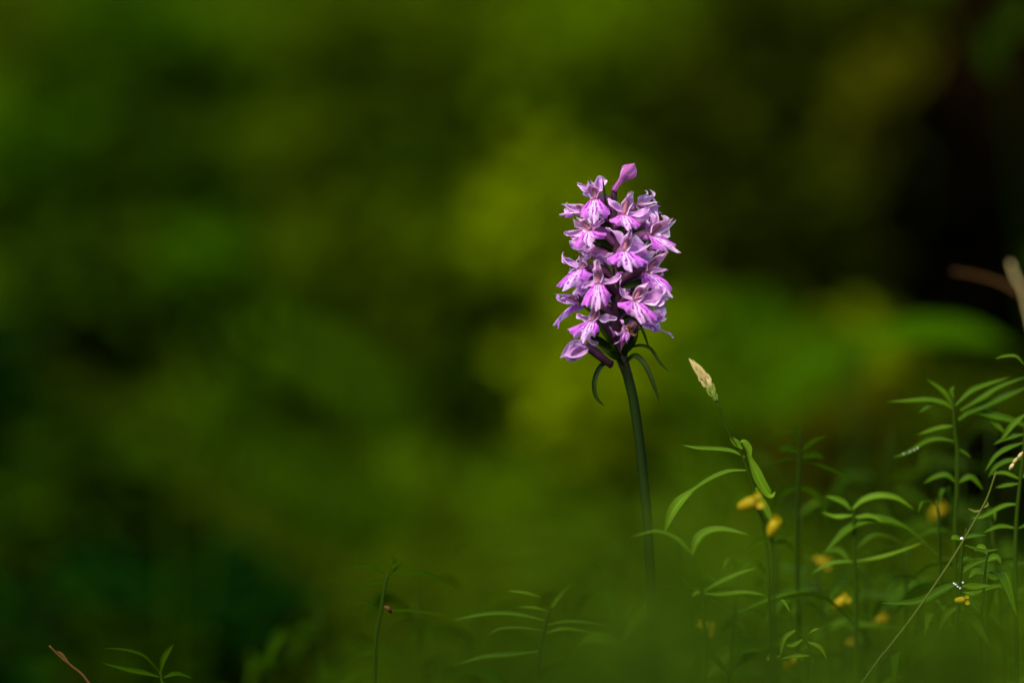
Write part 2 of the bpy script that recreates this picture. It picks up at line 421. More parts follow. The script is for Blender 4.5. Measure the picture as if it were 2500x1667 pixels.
for i, (nm, lb, x, y, rx, ry, m, n, tl) in enumerate(BG):
    bush(nm, lb, x, y, rx, ry, m, n, tilt=tl, cat={'leafy_bush': 'bush', 'shade_patch_shrub': 'shrub', 'bracken_clump': 'bracken', 'dark_hollow_shrub': 'shrub'}[nm], seed=i)

# fern fronds: rachis with pinnae on both sides
def fern(label, fronds, m='fern', dy=.55):
    base = at(*fronds[0][0], dy); base.z = terrain(base.x, dy) - .003
    t = thing('fern', base, label, 'fern')
    for f in fronds:
        P = px_pts(f, dy); P = [base] + P if (P[0] - base).length > .02 else P
        S = spline(P, 30); V = []; F = []
        tv, tf, _ = tube_geo(P, lambda u: .0016 * (1 - .7 * u), n=20, sides=5); V += tv; F += tf
        rnd = random.Random(int(f[-1][0]))
        for k in range(6, 30):
            u = k / 30; p = S[k]; tg = (S[min(k + 1, 30)] - S[k - 1]).normalized()
            for sgn in (-1, 1):
                L = .024 * math.sin(math.pi * min(1, u * .95 + .05)) ** .8 + .004
                sd_ = (tg.cross(Vector((0, -.8, .6))).normalized() * sgn + tg * .35 + Vector((0, rnd.gauss(0, .15), -.2))).normalized()
                nn = sd_.cross(tg).normalized(); w2 = sd_.cross(nn) * .0035
                b = len(V); V += [p, p + sd_ * L * .4 + w2, p + sd_ * L, p + sd_ * L * .4 - w2]; F.append((b, b + 1, b + 2, b + 3))
        o = link('frond', V, F, m, t, smooth=False)
M['fern_pale'] = leaf_mat('pale_fern_pinna', (.020, .046, .0003), (.028, .060, .0003), spec=0, vein=False)
M['fern'] = leaf_mat('fern_pinna', (.015, .036, .0003), (.021, .047, .0003), spec=0, vein=False)
fern('green fern with fronds arching over the dark left undergrowth', [
    [(430, 1010), (600, 1110), (780, 1230), (930, 1330)], [(430, 1020), (640, 1080), (860, 1190), (1010, 1290)], [(600, 930), (780, 870), (900, 960), (960, 1060)]])
fern('pale green fern nodding behind the seed head', [[(1700, 1010), (1850, 930), (2000, 870), (2130, 840)], [(1720, 1020), (1800, 960), (1960, 900), (2090, 900)]], 'fern_pale', .5)
# broad blurred leaf blade lying level under the trunk
t = thing('broad_leaf_plant', at(2080, 1200, .42), 'plant with one broad green leaf spread level before the tree trunk', 'plant')
t.location.z = terrain(t.location.x, .42); t['_o'] = tuple(t.location)
tube('stem', [t.location, at(2085, 1000, .42), at(2080, 850, .42)], .0016, 'stalk', t)
blade('leaf', px_pts([(2090, 845), (2200, 822), (2350, 822), (2470, 845)], .42), .018, 'mid', t, nrm=Vector((0, -.6, .8)))
blade('leaf', px_pts([(2090, 848), (2020, 880), (1950, 905), (1860, 960)], .42), .010, 'mid', t, nrm=Vector((0, -.6, .8)))

# ------------------------------------------------------------------ tree trunk at the right
def tree():
    y = 1.22; cx = at(2715, 600, y).x; g = terrain(cx, y)
    t = thing('tree', (cx, y, g), 'black wet tree trunk with a flaring foot beside the bracken', 'tree')
    V = []; F = []; ns = 40; rnd = random.Random(3)
    lv = [-.08, 0, .02, .05, .09, .14, .2, .3, .45, .7, 1.0, 1.4, 1.9, 2.5]
    for k, h in enumerate(lv):
        for i in range(ns):
            a = 2 * math.pi * i / ns
            fl = math.exp(-max(0, h) / .11) * (.055 + .045 * max(0, math.cos(3 * a - math.pi * .93 * 3)))
            r = (.082 - .012 * h) + fl + .004 * mnoise.noise(Vector((math.cos(a) * 3, math.sin(a) * 3, h * 4)))
            V.append((cx + r * math.cos(a) + .01 * h, y + r * math.sin(a), g + h))
    for k in range(len(lv) - 1):
        for i in range(ns): F.append((k * ns + i, k * ns + (i + 1) % ns, (k + 1) * ns + (i + 1) % ns, (k + 1) * ns + i))
    link('trunk', V, F, 'bark', t)
    P = []
    for k in range(7):
        a = k * .9 + .3; h = 1.5 + k * .16
        p0 = Vector((cx + .01 * h, y, g + h)); p1 = p0 + Vector((math.cos(a) * .7, math.sin(a) * .7, .35))
        tube('limb', [p0, p0.lerp(p1, .5) + Vector((0, 0, .06)), p1], lambda u: .022 * (1 - .75 * u), 'bark', t, n=8, sides=6)
        for i in range(260):
            q = p0.lerp(p1, .35 + .75 * rnd.random()); P.append(q + Vector((rnd.gauss(0, .16), rnd.gauss(0, .16), rnd.gauss(.02, .11))))
    V, F = leaf_cloud(P, .05, rnd); o = link('crown', V, F, 'mid', t); o['kind'] = 'stuff'
tree()
# young stem and dry twigs in front of the trunk
t = thing('sapling', at(2520, 1500, .62), 'dark green sapling stem leaning before the black trunk', 'sapling'); t.location.z = terrain(t.location.x, .62); t['_o'] = tuple(t.location)
tube('stem', [t.location] + px_pts([(2525, 900), (2490, 500), (2455, 200), (2425, -60)], .62), lambda u: .0034 * (1 - .4 * u), 'sapling', t, n=20)
for c in ([(2460, 200), (2420, 130), (2400, 60)], [(2448, 90), (2480, 40), (2500, -20)], [(2498, 700), (2530, 640), (2560, 600)]):
    blade('leaf', px_pts(c, .62), .012, 'dark', t)
t = thing('dry_twig', at(2520, 1400, .16), 'pale brown dry twig sticking up before the black trunk', 'twig'); t.location.z = terrain(t.location.x, .16); t['_o'] = tuple(t.location)
tube('stem', [t.location] + px_pts([(2530, 1000), (2505, 740), (2480, 680), (2466, 640)], .16), lambda u: .00065 * (1 - .3 * u), 'seed', t)
tube('side_twig', px_pts([(2496, 720), (2440, 690), (2380, 672), (2325, 662)], .16), lambda u: .0007 * (1 - .5 * u), 'twig', t)

# ------------------------------------------------------------------ the orchid
RACH = [(1501, 452), (1497, 500), (1498, 540), (1503, 580), (1507, 620), (1508, 670), (1505, 720), (1503, 770), (1507, 815), (1514, 855), (1522, 885),
        (1533, 920), (1546, 975), (1556, 1040), (1566, 1120), (1574, 1200), (1582, 1290), (1592, 1500), (1600, 1900)]
obase = at(1605, 2433, 0); obase.z = terrain(obase.x, 0) - .004
orchid = thing('orchid', obase, 'purple spotted orchid with a dense spike of frilled flowers on a bare stalk', 'orchid')
tp = px_pts(RACH) + [obase]
def orad(u):
    py = 452 + u * 1400
    return .0009 + .0006 * sm(u / .12) + .0004 * math.exp(-((u - .49) / .05) ** 2)
tube('stem', tp, orad, 'stem', orchid, n=90, sides=12)

TINT = lambda rnd, age_shade: tuple((1 - .0 * age_shade + rnd.uniform(-.04, .04)) * k for k in (1 - .34 * age_shade, 1 - .50 * age_shade, 1 - .26 * age_shade))  # lower flowers dimmer: older petals, plus weaker light put into the tint
MM = .001
def flower(i, T, at_, H=None, hw=28, lip=None, sep=(), yaw=0, age_shade=.2, ov=1.15, dead=False, spur=True):
    rnd = random.Random(i * 31 + 7)
    Tp = at(T[0], T[1], T[2] * MM); ya = R(yaw)
    Fd = Vector((math.sin(ya), -math.cos(ya), -.12)).normalized()        # the way the flower faces
    Sd = Vector((math.cos(ya), math.sin(ya), 0))
    Ap = at(at_[0], at_[1], -.0002)
    col = TINT(rnd, age_shade)
    back = Tp - Fd * .0022
    mid = back.lerp(Ap, .5) + Vector((0, 0, .0012)) + Vector((rnd.gauss(0, .0003), rnd.gauss(0, .0003), 0))
    o = tube('flower', [Ap, mid, back, Tp - Fd * .0006], lambda u: (.00075 + .00055 * math.sin(math.pi * min(1, u * 1.1)) ** 1.3) * ov * (1 - .25 * max(0, u - .8) * 5), 'ovary' if age_shade > .2 else 'ovary_pink', orchid, n=12, sides=9, lobes=.10, twist=2.2)
    # thin pointed bract below the ovary
    bt = mid + Vector(((mid.x - Ap.x) * .7, -.0015, -.0022 + rnd.gauss(0, .001)))
    blade('bract', [Ap - Vector((0, 0, .0016)), Ap.lerp(bt, .5) - Vector((0, 0, .0008)), bt, bt + (bt - Ap) * .35 + Vector((0, 0, rnd.uniform(-.001, .003)))], .0022, 'bract', o, seed=i)
    if spur:
        tube('spur', [Tp - Fd * .001 - Vector((0, 0, .0008)), Tp - Fd * .0045 - Vector((0, 0, .0022)), Tp - Fd * .0075 - Vector((0, 0, .0050))], lambda u: .0011 * (1 - .45 * u), 'tube', o, n=8, sides=8, color=col)
    for k, s in enumerate(sep):
        tip = at(s[0], s[1], (T[2] + (s[2] if len(s) > 2 else 0)) * MM); wd = (s[3] if len(s) > 3 else 20) * (.95 if len(s) > 3 and s[3] > 29 else .82) / PPM
        d = tip - Tp; per = d.cross(Vector((0, 1, 0))).normalized()
        bend = rnd.uniform(-.10, .24) * (1 if d.x < 0 else -1)
        c = [Tp - Fd * .0004, Tp + d * .35 + per * d.length * bend - Fd * .0004, Tp + d * .74 + per * d.length * bend * .9 + Fd * .0008, Tp + d * .93 + per * d.length * bend * .2 + Fd * .0002, tip + per * rnd.uniform(-.0009, .0012) - Fd * .0004]
        nr = (Fd + Vector((rnd.gauss(0, .4), rnd.gauss(0, .2), rnd.gauss(.2, .4)))).normalized()
        blade('sepal', c, wd, 'dead' if dead and k % 2 else 'sepal', o, nu=16, nv=6, nrm=nr, fold=rnd.uniform(.4, 1.0), twist=rnd.uniform(-1.5, 1.5), ripple=.42, root=.42, peak=.36, tip=1.0, frill=.25, seed=i * 9 + k, color=col)
    if H:
        Hp = at(H[0], H[1], T[2] * MM) + Fd * .0016; w = hw / PPM * rnd.uniform(.34, .42); lean = rnd.uniform(-.35, .35); crk = rnd.uniform(.10, .26); ax = (Hp - Tp).normalized()
        side = ax.cross(Fd).normalized(); ph = rnd.uniform(0, 6)
        def hood(u, v):
            c = Tp.lerp(Hp, u) - Fd * (.0022 * math.sin(math.pi * min(1, u * 1.05)) - .0004)
            ww = w * (.45 + .75 * math.sin(math.pi * (.12 + .62 * u))) * (1 - max(0, u - .72) ** 1.3 * 3.4)
            rr = 1 + crk * math.sin(u * 9 + ph + v * 2.5) * (.3 + u)
            a = v * 1.45
            tipup = ax * (.0034 * max(0, u - .65) * math.cos(v * 6.2 + ph)) + side * (lean * .0035 * max(0, u - .5)) + Fd * (.0030 * max(0, u - .6) * math.sin(ph + v))
            return c + side * (math.sin(a) * ww * rr) + Fd * ((1 - math.cos(a)) * ww * 1.1) + tipup
        grid('hood', hood, 14, 12, 'dead' if dead else 'hood', o, col)
        cp = [Tp + Fd * .0002, Tp.lerp(Hp, .22) - Fd * .0007, Tp.lerp(Hp, .48) - Fd * .0010, Tp.lerp(Hp, .66) - Fd * .0006]
        tube('column', cp, lambda u: .00036 + .00044 * math.sin(math.pi * (.1 + .8 * u)) ** 1.5, 'column', o, n=10, sides=8)
    if lip:
        L, B, Rr = [at(T[0] + (q[0] - T[0]) * 1.12, T[1] + (q[1] - T[1]) * 1.14, (T[2] + (q[2] if len(q) > 2 else -2.0)) * MM) for q in lip]
        wide = (Rr - L).length; k1, k2, p1, p2 = rnd.uniform(6, 9), rnd.uniform(11, 16), rnd.uniform(0, 6), rnd.uniform(0, 6)
        def lipf(u, v):
            E = L * (v * (v - 1) / 2) + B * (1 - v * v) + Rr * (v * (v + 1) / 2)
            av = abs(v)
            ext = 1.0 - .15 * math.exp(-((av - .36) / .09) ** 2) + .07 * math.exp(-(v / .16) ** 2) - .10 * max(0, av - .8) / .2
            ext += (.055 * math.sin(k2 * v + p1) + .05 * math.sin(23 * v + p2)) * sm((u - .5) / .5)
            g = u ** .9 * ext
            p = Tp + (E - Tp) * g + Sd * (v * .0011) * (1 - u)
            p = p + Fd * (.0016 * math.sin(math.pi * min(1, u * .9)) - .0020 * av * av * u)
            p = p + Fd * (.00085 * u * u * math.sin(k1 * v + p1) + .0005 * u ** 3 * math.sin(k2 * 1.6 * v + p2))
            return p
        grid('lip', lipf, 16, 32, 'lip', o, col)
    return o

FL = [
 dict(T=(1453, 484, -6), at_=(1499, 516), H=(1446, 446), hw=32, lip=[(1412, 520), (1452, 532), (1490, 512)], sep=[(1408, 447, 0), (1473, 434, 3, 36), (1436, 449, 1, 22)], yaw=-18, age_shade=.0),
 dict(T=(1524, 523, -9), at_=(1501, 560), H=(1535, 472), hw=28, lip=[(1490, 537), (1531, 554), (1564, 548)], sep=[(1485, 485, 1, 22), (1586, 507, 2, 22), (1590, 520, 4, 24)], yaw=6, age_shade=.05),
 dict(T=(1439, 562, -7), at_=(1502, 600), H=(1416, 534), hw=32, lip=[(1398, 602), (1440, 592), (1479, 570)], sep=[(1376, 568, 0, 22), (1476, 541, 2, 26), (1392, 577, 3, 22)], yaw=-30, age_shade=.1),
 dict(T=(1524, 611, -10), at_=(1507, 650), H=(1538, 569), hw=28, lip=[(1485, 630), (1533, 652), (1578, 636)], sep=[(1478, 557, 1, 26), (1590, 602, 3, 40), (1580, 622, 5, 30)], yaw=4, age_shade=.15),
 dict(T=(1588, 573, -5), at_=(1506, 618), H=(1622, 536), hw=34, lip=[(1594, 605), (1642, 608), (1630, 582)], sep=[(1582, 515, 3, 18), (1599, 515, 0, 18), (1621, 530, 4, 40), (1629, 579, -1, 16)], yaw=38, age_shade=.05),
 dict(T=(1556, 502, 4), at_=(1499, 540), H=(1584, 492), hw=30, lip=[(1562, 522, 5), (1592, 515, 8), (1602, 500, 6)], sep=[(1574, 463, 0, 14), (1592, 466, 2, 14), (1597, 490, 2, 30)], yaw=95, age_shade=.0),
 dict(T=(1428, 510, 1), at_=(1497, 545), H=(1402, 497), hw=26, lip=[(1388, 530, 3), (1384, 522, 4), (1402, 508, 5)], sep=[(1384, 492, -1, 16), (1383, 505, 0, 22), (1390, 521, 0, 26), (1478, 534, -2, 30)], yaw=-80, age_shade=.0),
 dict(T=(1436, 616, 0), at_=(1505, 650), H=None, lip=[(1391, 590, 2), (1440, 622, 0), (1482, 598, 3)], sep=[(1390, 590, -2, 22), (1496, 618, -3, 26), (1470, 588, 3, 30), (1411, 583, 2, 16)], yaw=-110, age_shade=.15),
 dict(T=(1419, 654, -4), at_=(1507, 690), H=(1432, 630), hw=28, lip=[(1362, 690), (1392, 698), (1446, 670)], sep=[(1373, 616, 0, 18), (1372, 630, 1, 22), (1392, 664, 2, 24), (1445, 628, 2, 26)], yaw=-42, age_shade=.3),
 dict(T=(1461, 690, -10), at_=(1505, 720), H=(1459, 645), hw=28, lip=[(1420, 730), (1456, 746), (1493, 722)], sep=[(1515, 671, 0, 24), (1423, 700, 2, 20), (1452, 637, 1, 24)], yaw=-6, age_shade=.25),
 dict(T=(1580, 664, -5), at_=(1509, 694), H=(1613, 621), hw=28, lip=[(1570, 682), (1620, 714), (1636, 690)], sep=[(1631, 659, 0, 18), (1614, 630, 2, 24), (1618, 668, 3, 26), (1614, 616, 1, 20)], yaw=32, age_shade=.3, ov=1.4),
 dict(T=(1549, 733, -10), at_=(1507, 755), H=(1573, 692), hw=32, lip=[(1510, 740), (1562, 778), (1605, 770)], sep=[(1512, 685, 1, 24), (1627, 732, 2, 20), (1622, 703, 2, 34), (1600, 690, 3, 26)], yaw=12, age_shade=.35),
 dict(T=(1410, 734, -1), at_=(1504, 775), H=(1384, 719), hw=24, lip=[(1357, 795, -1), (1375, 778, 0), (1412, 752, 1)], sep=[(1362, 716, 0, 16), (1363, 728, 1, 18), (1388, 734, -1, 18), (1430, 705, 3, 34)], yaw=-65, age_shade=.35, ov=1.3),
 dict(T=(1446, 782, -9), at_=(1507, 845), H=(1461, 742), hw=26, lip=[(1387, 803), (1430, 824), (1464, 800)], sep=[(1407, 771, 1, 20), (1506, 777, 0, 24), (1462, 842, 4, 24)], yaw=-14, age_shade=.35),
 dict(T=(1575, 790, -3), at_=(1518, 860), H=None, lip=[(1555, 772, 1), (1580, 802, -1), (1608, 780, 1)], sep=[(1644, 826, 1, 24), (1622, 774, 2, 26), (1606, 752, 3, 34), (1596, 806, 0, 30)], yaw=80, age_shade=.3, ov=1.5),
 dict(T=(1536, 578, 6), at_=(1503, 600), H=None, lip=None, sep=[(1520, 556, 1, 26), (1560, 572, 0, 22), (1552, 592, 0, 30)], yaw=170, age_shade=.1),
 dict(T=(1568, 628, 5), at_=(1507, 660), H=None, lip=[(1556, 640, 2), (1582, 652, 2), (1604, 640, 3)], sep=[(1606, 610, 0, 30), (1596, 640, 1, 30)], yaw=140, age_shade=.2),
 dict(T=(1478, 640, 6), at_=(1507, 665), H=None, lip=None, sep=[(1458, 622, 1, 26), (1470, 650, 0, 24), (1490, 618, 0, 26)], yaw=-170, age_shade=.2),
 dict(T=(1540, 690, 6), at_=(1506, 720), H=None, lip=None, sep=[(1560, 668, 1, 26), (1572, 696, 0, 24), (1530, 672, 1, 22)], yaw=170, age_shade=.35),
 dict(T=(1526, 660, 2), at_=(1507, 680), H=None, lip=None, sep=[(1556, 652, 0, 30), (1545, 640, 1, 30), (1512, 640, -3, 26)], yaw=150, age_shade=.35),
 dict(T=(1478, 790, 5), at_=(1507, 820), H=None, lip=None, sep=[(1492, 775, 0, 24), (1482, 812, -2, 22)], yaw=-160, age_shade=.5),
]
# flowers on the far side of the spike, seen between the near ones
for k, (x, y, dz, ay) in enumerate(((1478, 522, 5, 556), (1546, 540, 5, 575), (1470, 580, 5, 612), (1556, 590, 6, 625), (1476, 672, 6, 700), (1556, 700, 6, 728), (1436, 690, 4, 722), (1596, 716, 4, 745), (1440, 575, 5, 605), (1470, 748, 5, 780), (1572, 545, 5, 585), (1545, 760, 6, 800))):
    rb = random.Random(k + 50); ax_ = 1 if x > 1503 else -1
    ang = [ax_ * .4 + rb.gauss(0, .3), ax_ * 1.5 + rb.gauss(0, .3), -ax_ * .9 + rb.gauss(0, .3), ax_ * 2.5 + rb.gauss(0, .3)]
    FL.append(dict(T=(x, y, dz), at_=(1503 + (ay > 600) * 4, ay), H=None, lip=[(x - 30, y + 26, 2), (x + rb.uniform(-8, 8), y + 38, 2), (x + 30, y + 24, 2)], sep=[(x + math.sin(a) * rb.uniform(30, 44), y - math.cos(a) * rb.uniform(28, 40), rb.uniform(-1, 2), rb.choice((22, 26, 32))) for a in ang], yaw=160 * ax_, age_shade=(y - 480) / 900, spur=False))
for i, f in enumerate(FL): flower(i, **f)
# withered flower: brown shrivelled hood with purple strands of the lip
flower(90, T=(1530, 806, -9), at_=(1520, 862), H=(1536, 792), hw=20, lip=None, sep=[(1498, 808, 0, 10), (1553, 818, -1, 10), (1517, 780, 1, 12), (1548, 798, -1, 14)], yaw=10, age_shade=.2, dead=True, spur=False)
o = [x for x in orchid.children if x.name.startswith('flower')][-1]; o['label'] = 'withered brown flower low on the spike'
for k, c in enumerate(([(1530, 808), (1522, 822), (1513, 838)], [(1528, 808), (1514, 830), (1498, 840)], [(1531, 810), (1528, 826), (1530, 840)], [(1532, 808), (1534, 822), (1527, 832)])):
    blade('petal_strand', px_pts([(p[0], p[1], -10 - k * .4) for p in c]), .0012, 'lip', o, twist=1.5, ripple=.4, seed=k)
# closed, shrivelling flower hanging at the lower left
ov_ = tube('flower', px_pts([(1492, 892, -2), (1462, 868, -5), (1440, 851, -6), (1428, 846, -6)]), lambda u: .00105 + .0004 * math.sin(math.pi * u), 'ovary', orchid, n=12, lobes=.1, twist=2)
ov_['label'] = 'closed shrivelled lilac flower hanging lowest on the spike'
rnd = random.Random(4)
for k, (tx, ty, dz, wd) in enumerate(((1367, 874, -6, 30), (1385, 846, -5, 30), (1396, 876, -7, 34), (1382, 860, -8, 34), (1402, 878, -4, 28), (1398, 840, -4, 22))):
    blade('petal', px_pts([(1432, 847, -6), (1418, 846 + k * 3, dz - 1), (1400 - 2 * k, 848 + k * 4, dz - 1), (tx, ty, dz)]), wd / PPM, 'sepal', ov_, nu=16, nv=6, ripple=.35, fold=.8, twist=rnd.uniform(-.8, .8), seed=k, color=(.72, .66, .74), nrm=Vector((rnd.gauss(0, .3), -1, rnd.gauss(0, .3))))
# bud at the tip
bd = tube('bud', px_pts([(1498, 466, -1), (1508, 450, -1), (1520, 434, -1.2), (1533, 419, -1.4), (1543, 407, -1.5), (1548, 400, -1.5)]),
     lambda u: .00075 + .00195 * math.exp(-((u - .62) / .17) ** 2) - .0005 * sm((u - .85) / .15), 'bud', orchid, n=24, sides=15, lobes=.13, twist=.6)
blade('sepal', px_pts([(1512, 443, -3.4), (1524, 424, -4.4), (1540, 410, -3.8), (1550, 399, -1.8)]), .0030, 'bud', bd, fold=-.5, nu=16, nv=6)
blade('sepal', px_pts([(1516, 446, -2.4), (1538, 430, -3.6), (1547, 420, -2.8), (1551, 404, -1.6)]), .0024, 'bud', bd, fold=-.5, nu=16, nv=6, color=(.8, .6, .8))  # right sepal tinted darker: the bud's shaded side put into the colour
# drooping leafy bracts under the spike and among the flowers
for c, wd in (([(1498, 884, -1), (1478, 884, -3), (1460, 903, -5), (1450, 935, -6), (1453, 965, -6), (1464, 981, -6), (1477, 991, -5)], 11),
              ([(1528, 888, -1), (1540, 872, -3), (1556, 870, -5), (1576, 893, -7), (1592, 930, -8), (1603, 960, -8), (1611, 985, -8)], 12),
              ([(1524, 858, -1), (1548, 845, -3), (1572, 844, -4), (1590, 853, -5), (1606, 878, -6), (1622, 898, -6), (1637, 909, -6)], 7),
              ([(1512, 790, -5), (1536, 777, -9), (1556, 785, -10), (1572, 815, -10), (1580, 838, -9), (1587, 850, -8)], 7),
              ([(1476, 640, -1), (1488, 652, -3), (1496, 672, -4)], 10), ([(1507, 765, -2), (1560, 748, -9), (1598, 749, -11), (1622, 759, -11)], 3),
              ([(1493, 560, 0), (1480, 500, -6.5), (1474, 455, -8), (1471, 430, -8)], 5), ([(1516, 870, -3), (1490, 832, -9), (1470, 805, -10.5), (1461, 786, -11)], 11),
              ([(1505, 740, -3), (1474, 722, -9.5), (1452, 712, -10), (1436, 742, -9)], 4), ([(1517, 880, -3), (1496, 866, -8), (1475, 850, -9), (1458, 842, -9)], 14), ([(1522, 892, -3), (1505, 868, -6), (1497, 845, -8), (1492, 826, -8)], 10)):
    blade('bract', px_pts(c), wd / PPM * 1.15, 'bract', orchid, nu=20, fold=.5, twist=.35, seed=int(c[0][0]), peak=.35, root=.5)

# ------------------------------------------------------------------ hand placed plants beside the orchid
def foot(t, px, dy):
    p = at(px, 2400, dy); p.z = terrain(p.x, dy) - .003; t.location = p; t['_o'] = tuple(p); return p
def plant(name, label, px, dy, stem, leaves, m='leaf', cat='plant', rad=.0011, group=None, stalk='stalk'):
    t = thing(name, (0, 0, 0), label, cat, group); p = foot(t, px, dy)
    tube('stem', px_pts(stem, dy) + [p], lambda u: rad * (.38 + .35 * u), stalk, t, n=24, sides=7)
    for k, (c, wd) in enumerate(leaves):
        blade('leaf', px_pts(c, dy), wd / PPM, m, t, nu=16, fold=.4, nrm=Vector((0, -.75, .65)), ripple=.08, seed=k + int(px), twist=.25 * (-1) ** k, peak=.38, root=.35)
    return t
# sedge with the pale spike
t = plant('grass', 'grass stalk topped by a pale straw coloured seed head beside the orchid', 1900, -.012,
      [(1750, 980), (1765, 1022), (1782, 1062), (1805, 1100), (1830, 1160), (1850, 1230), (1866, 1300), (1880, 1500)],
      [([(1818, 1116), (1790, 1102), (1755, 1096), (1700, 1093), (1664, 1085)], 12), ([(1822, 1148), (1780, 1150), (1735, 1168), (1690, 1198), (1660, 1228)], 13), ([(1700, 1190), (1662, 1222), (1638, 1255), (1622, 1300)], 26),
       ([(1826, 1108), (1840, 1140), (1858, 1180), (1880, 1210), (1893, 1200)], 26), ([(1812, 1096), (1800, 1085), (1790, 1075), (1781, 1066)], 18), ([(1832, 1118), (1826, 1095), (1815, 1080), (1806, 1078)], 20),
       ([(1845, 1190), (1865, 1235), (1880, 1265), (1890, 1270)], 20)], 'grass', 'grass', rad=.0007)
hd = tube('seed_head', px_pts([(1750, 980), (1735, 950), (1715, 918), (1697, 895)], -.012), lambda u: .0005 + .0005 * math.sin(math.pi * u), 'seed_green', t, n=14, sides=7)
rnd = random.Random(8); S = px_pts([(1754, 988), (1735, 950), (1715, 918), (1694, 890)], -.012); S = spline(S, 40)
for k in range(34):
    p = S[k + 2]; tg = (S[k + 3] - S[k + 1]).normalized(); a = k * 2.4
    sd_ = Vector((math.cos(a) * .8, math.sin(a), math.cos(a) * .5)); fat = math.sin(math.pi * min(1, .15 + k / 36))
    blade('seed_scale', [p, p + tg * .002 + sd_ * .0013 * fat, p + tg * rnd.uniform(.0036, .0056) + sd_ * rnd.uniform(.0009, .0019) * fat], .0011, 'seed' if k > 9 else 'seed_green', hd, nu=4, nv=2, seed=k)

def corolla(t, px, py, dy, ang, s=1.0):
    """yellow two-lipped tube flower"""
    c = at(px, py, dy); d = Vector((math.cos(ang), -.35, math.sin(ang))).normalized(); s *= .55; L = .0075 * s
    o = tube('blossom', [c - d * L * .6, c, c + d * L * .5], lambda u: (.0010 + .0019 * math.sin(math.pi * (.1 + .7 * u))) * s, 'yellow', t, n=8, sides=9)
    up = Vector((0, 0, 1)) - d * d.z
    blade('petal', [c + d * L * .4 + up * .0015 * s, c + d * L * .7 + up * .0022 * s, c + d * L * .9 + up * .0008 * s], .0036 * s, 'yellow', o, nu=6)
    blade('petal', [c + d * L * .4 - up * .0015 * s, c + d * L * .7 - up * .0024 * s, c + d * L * .85 - up * .0042 * s], .0040 * s, 'yellow', o, nu=6)

t = plant('wildflower', 'dark stemmed wildflower with fine leaves right of the seed head grass', 1960, .042, [(1952, 1050), (1953, 1100), (1950, 1160), (1946, 1300), (1950, 1600)],
      [([(1948, 1108), (1925, 1095), (1900, 1098)], 24), ([(1958, 1118), (1985, 1110), (2012, 1118)], 24), ([(1956, 1105), (1985, 1080), (2022, 1064)], 13), ([(1950, 1124), (1925, 1122), (1895, 1130), (1850, 1150)], 8),
       ([(1956, 1123), (2000, 1135), (2060, 1160), (2126, 1186)], 11), ([(1952, 1090), (1935, 1056), (1900, 1062), (1846, 1090)], 8), ([(1952, 1060), (1945, 1045), (1930, 1040)], 14),
       ([(1950, 1190), (1980, 1200), (2010, 1230), (2020, 1280)], 18), ([(1950, 1190), (1910, 1205), (1880, 1250)], 18)], 'leaf_dim')
t = plant('wildflower', 'wildflower with two bright leaves spread like wings below the fine leaved one', 2085, .030, [(2078, 1240), (2084, 1260), (2086, 1350), (2090, 1600)],
      [([(2078, 1246), (2060, 1228), (2040, 1218), (2014, 1210)], 17), ([(2078, 1246), (2105, 1222), (2145, 1210), (2190, 1216), (2232, 1243)], 18), ([(2084, 1262), (2130, 1262), (2165, 1285)], 15), ([(2082, 1258), (2040, 1262), (2005, 1250)], 15),
       ([(2087, 1370), (2140, 1362), (2200, 1345), (2260, 1320)], 10), ([(2087, 1370), (2030, 1375), (1980, 1400)], 12)], 'grass')
t = plant('wildflower', 'tall many leaved wildflower under the tree trunk', 2345, .028, [(2326, 968), (2329, 1000), (2333, 1060), (2337, 1100), (2336, 1200), (2332, 1400)],
      [([(2325, 990), (2308, 962), (2290, 945), (2263, 925)], 13), ([(2326, 998), (2305, 985), (2265, 977), (2220, 979), (2162, 981)], 17), ([(2290, 983), (2268, 990), (2243, 1008)], 10), ([(2332, 990), (2370, 955), (2410, 938), (2465, 920)], 14),
       ([(2345, 1002), (2400, 970), (2440, 945), (2520, 915)], 16), ([(2340, 1025), (2375, 1004), (2420, 1015), (2480, 1030), (2540, 1060)], 22), ([(2360, 1010), (2420, 985), (2520, 940)], 24), ([(2326, 1040), (2290, 1046), (2238, 1062)], 14),
       ([(2330, 1078), (2295, 1072), (2260, 1078), (2215, 1105), (2178, 1117)], 13), ([(2400, 1010), (2430, 1035), (2455, 1058)], 14), ([(2336, 1095), (2355, 1105), (2372, 1118)], 8), ([(2328, 972), (2322, 955), (2330, 942)], 12),
       ([(2336, 1180), (2310, 1160), (2280, 1165), (2255, 1180)], 16), ([(2336, 1180), (2370, 1165), (2400, 1195)], 16)])
t = plant('wildflower', 'bushy wildflower with arching leaves and tiny brown seeds under the dry twig', 2490, .016, [(2505, 1000), (2500, 1090), (2490, 1180), (2480, 1300), (2480, 1500)],
      [([(2500, 890), (2480, 870), (2450, 870), (2430, 876)], 9), ([(2500, 1080), (2460, 1095), (2430, 1115), (2405, 1150)], 15), ([(2495, 1120), (2460, 1125), (2430, 1140), (2412, 1165)], 14), ([(2492, 1170), (2450, 1155), (2415, 1158)], 14),
       ([(2490, 1180), (2455, 1185), (2430, 1190)], 11), ([(2490, 1165), (2520, 1160), (2550, 1180)], 16), ([(2488, 1230), (2450, 1235), (2400, 1260), (2370, 1265)], 13), ([(2500, 1060), (2460, 1070), (2425, 1085)], 16),
       ([(2484, 1290), (2440, 1285), (2400, 1300)], 12), ([(2484, 1290), (2520, 1280), (2560, 1300)], 12), ([(2505, 1010), (2470, 1040), (2440, 1080)], 16)])
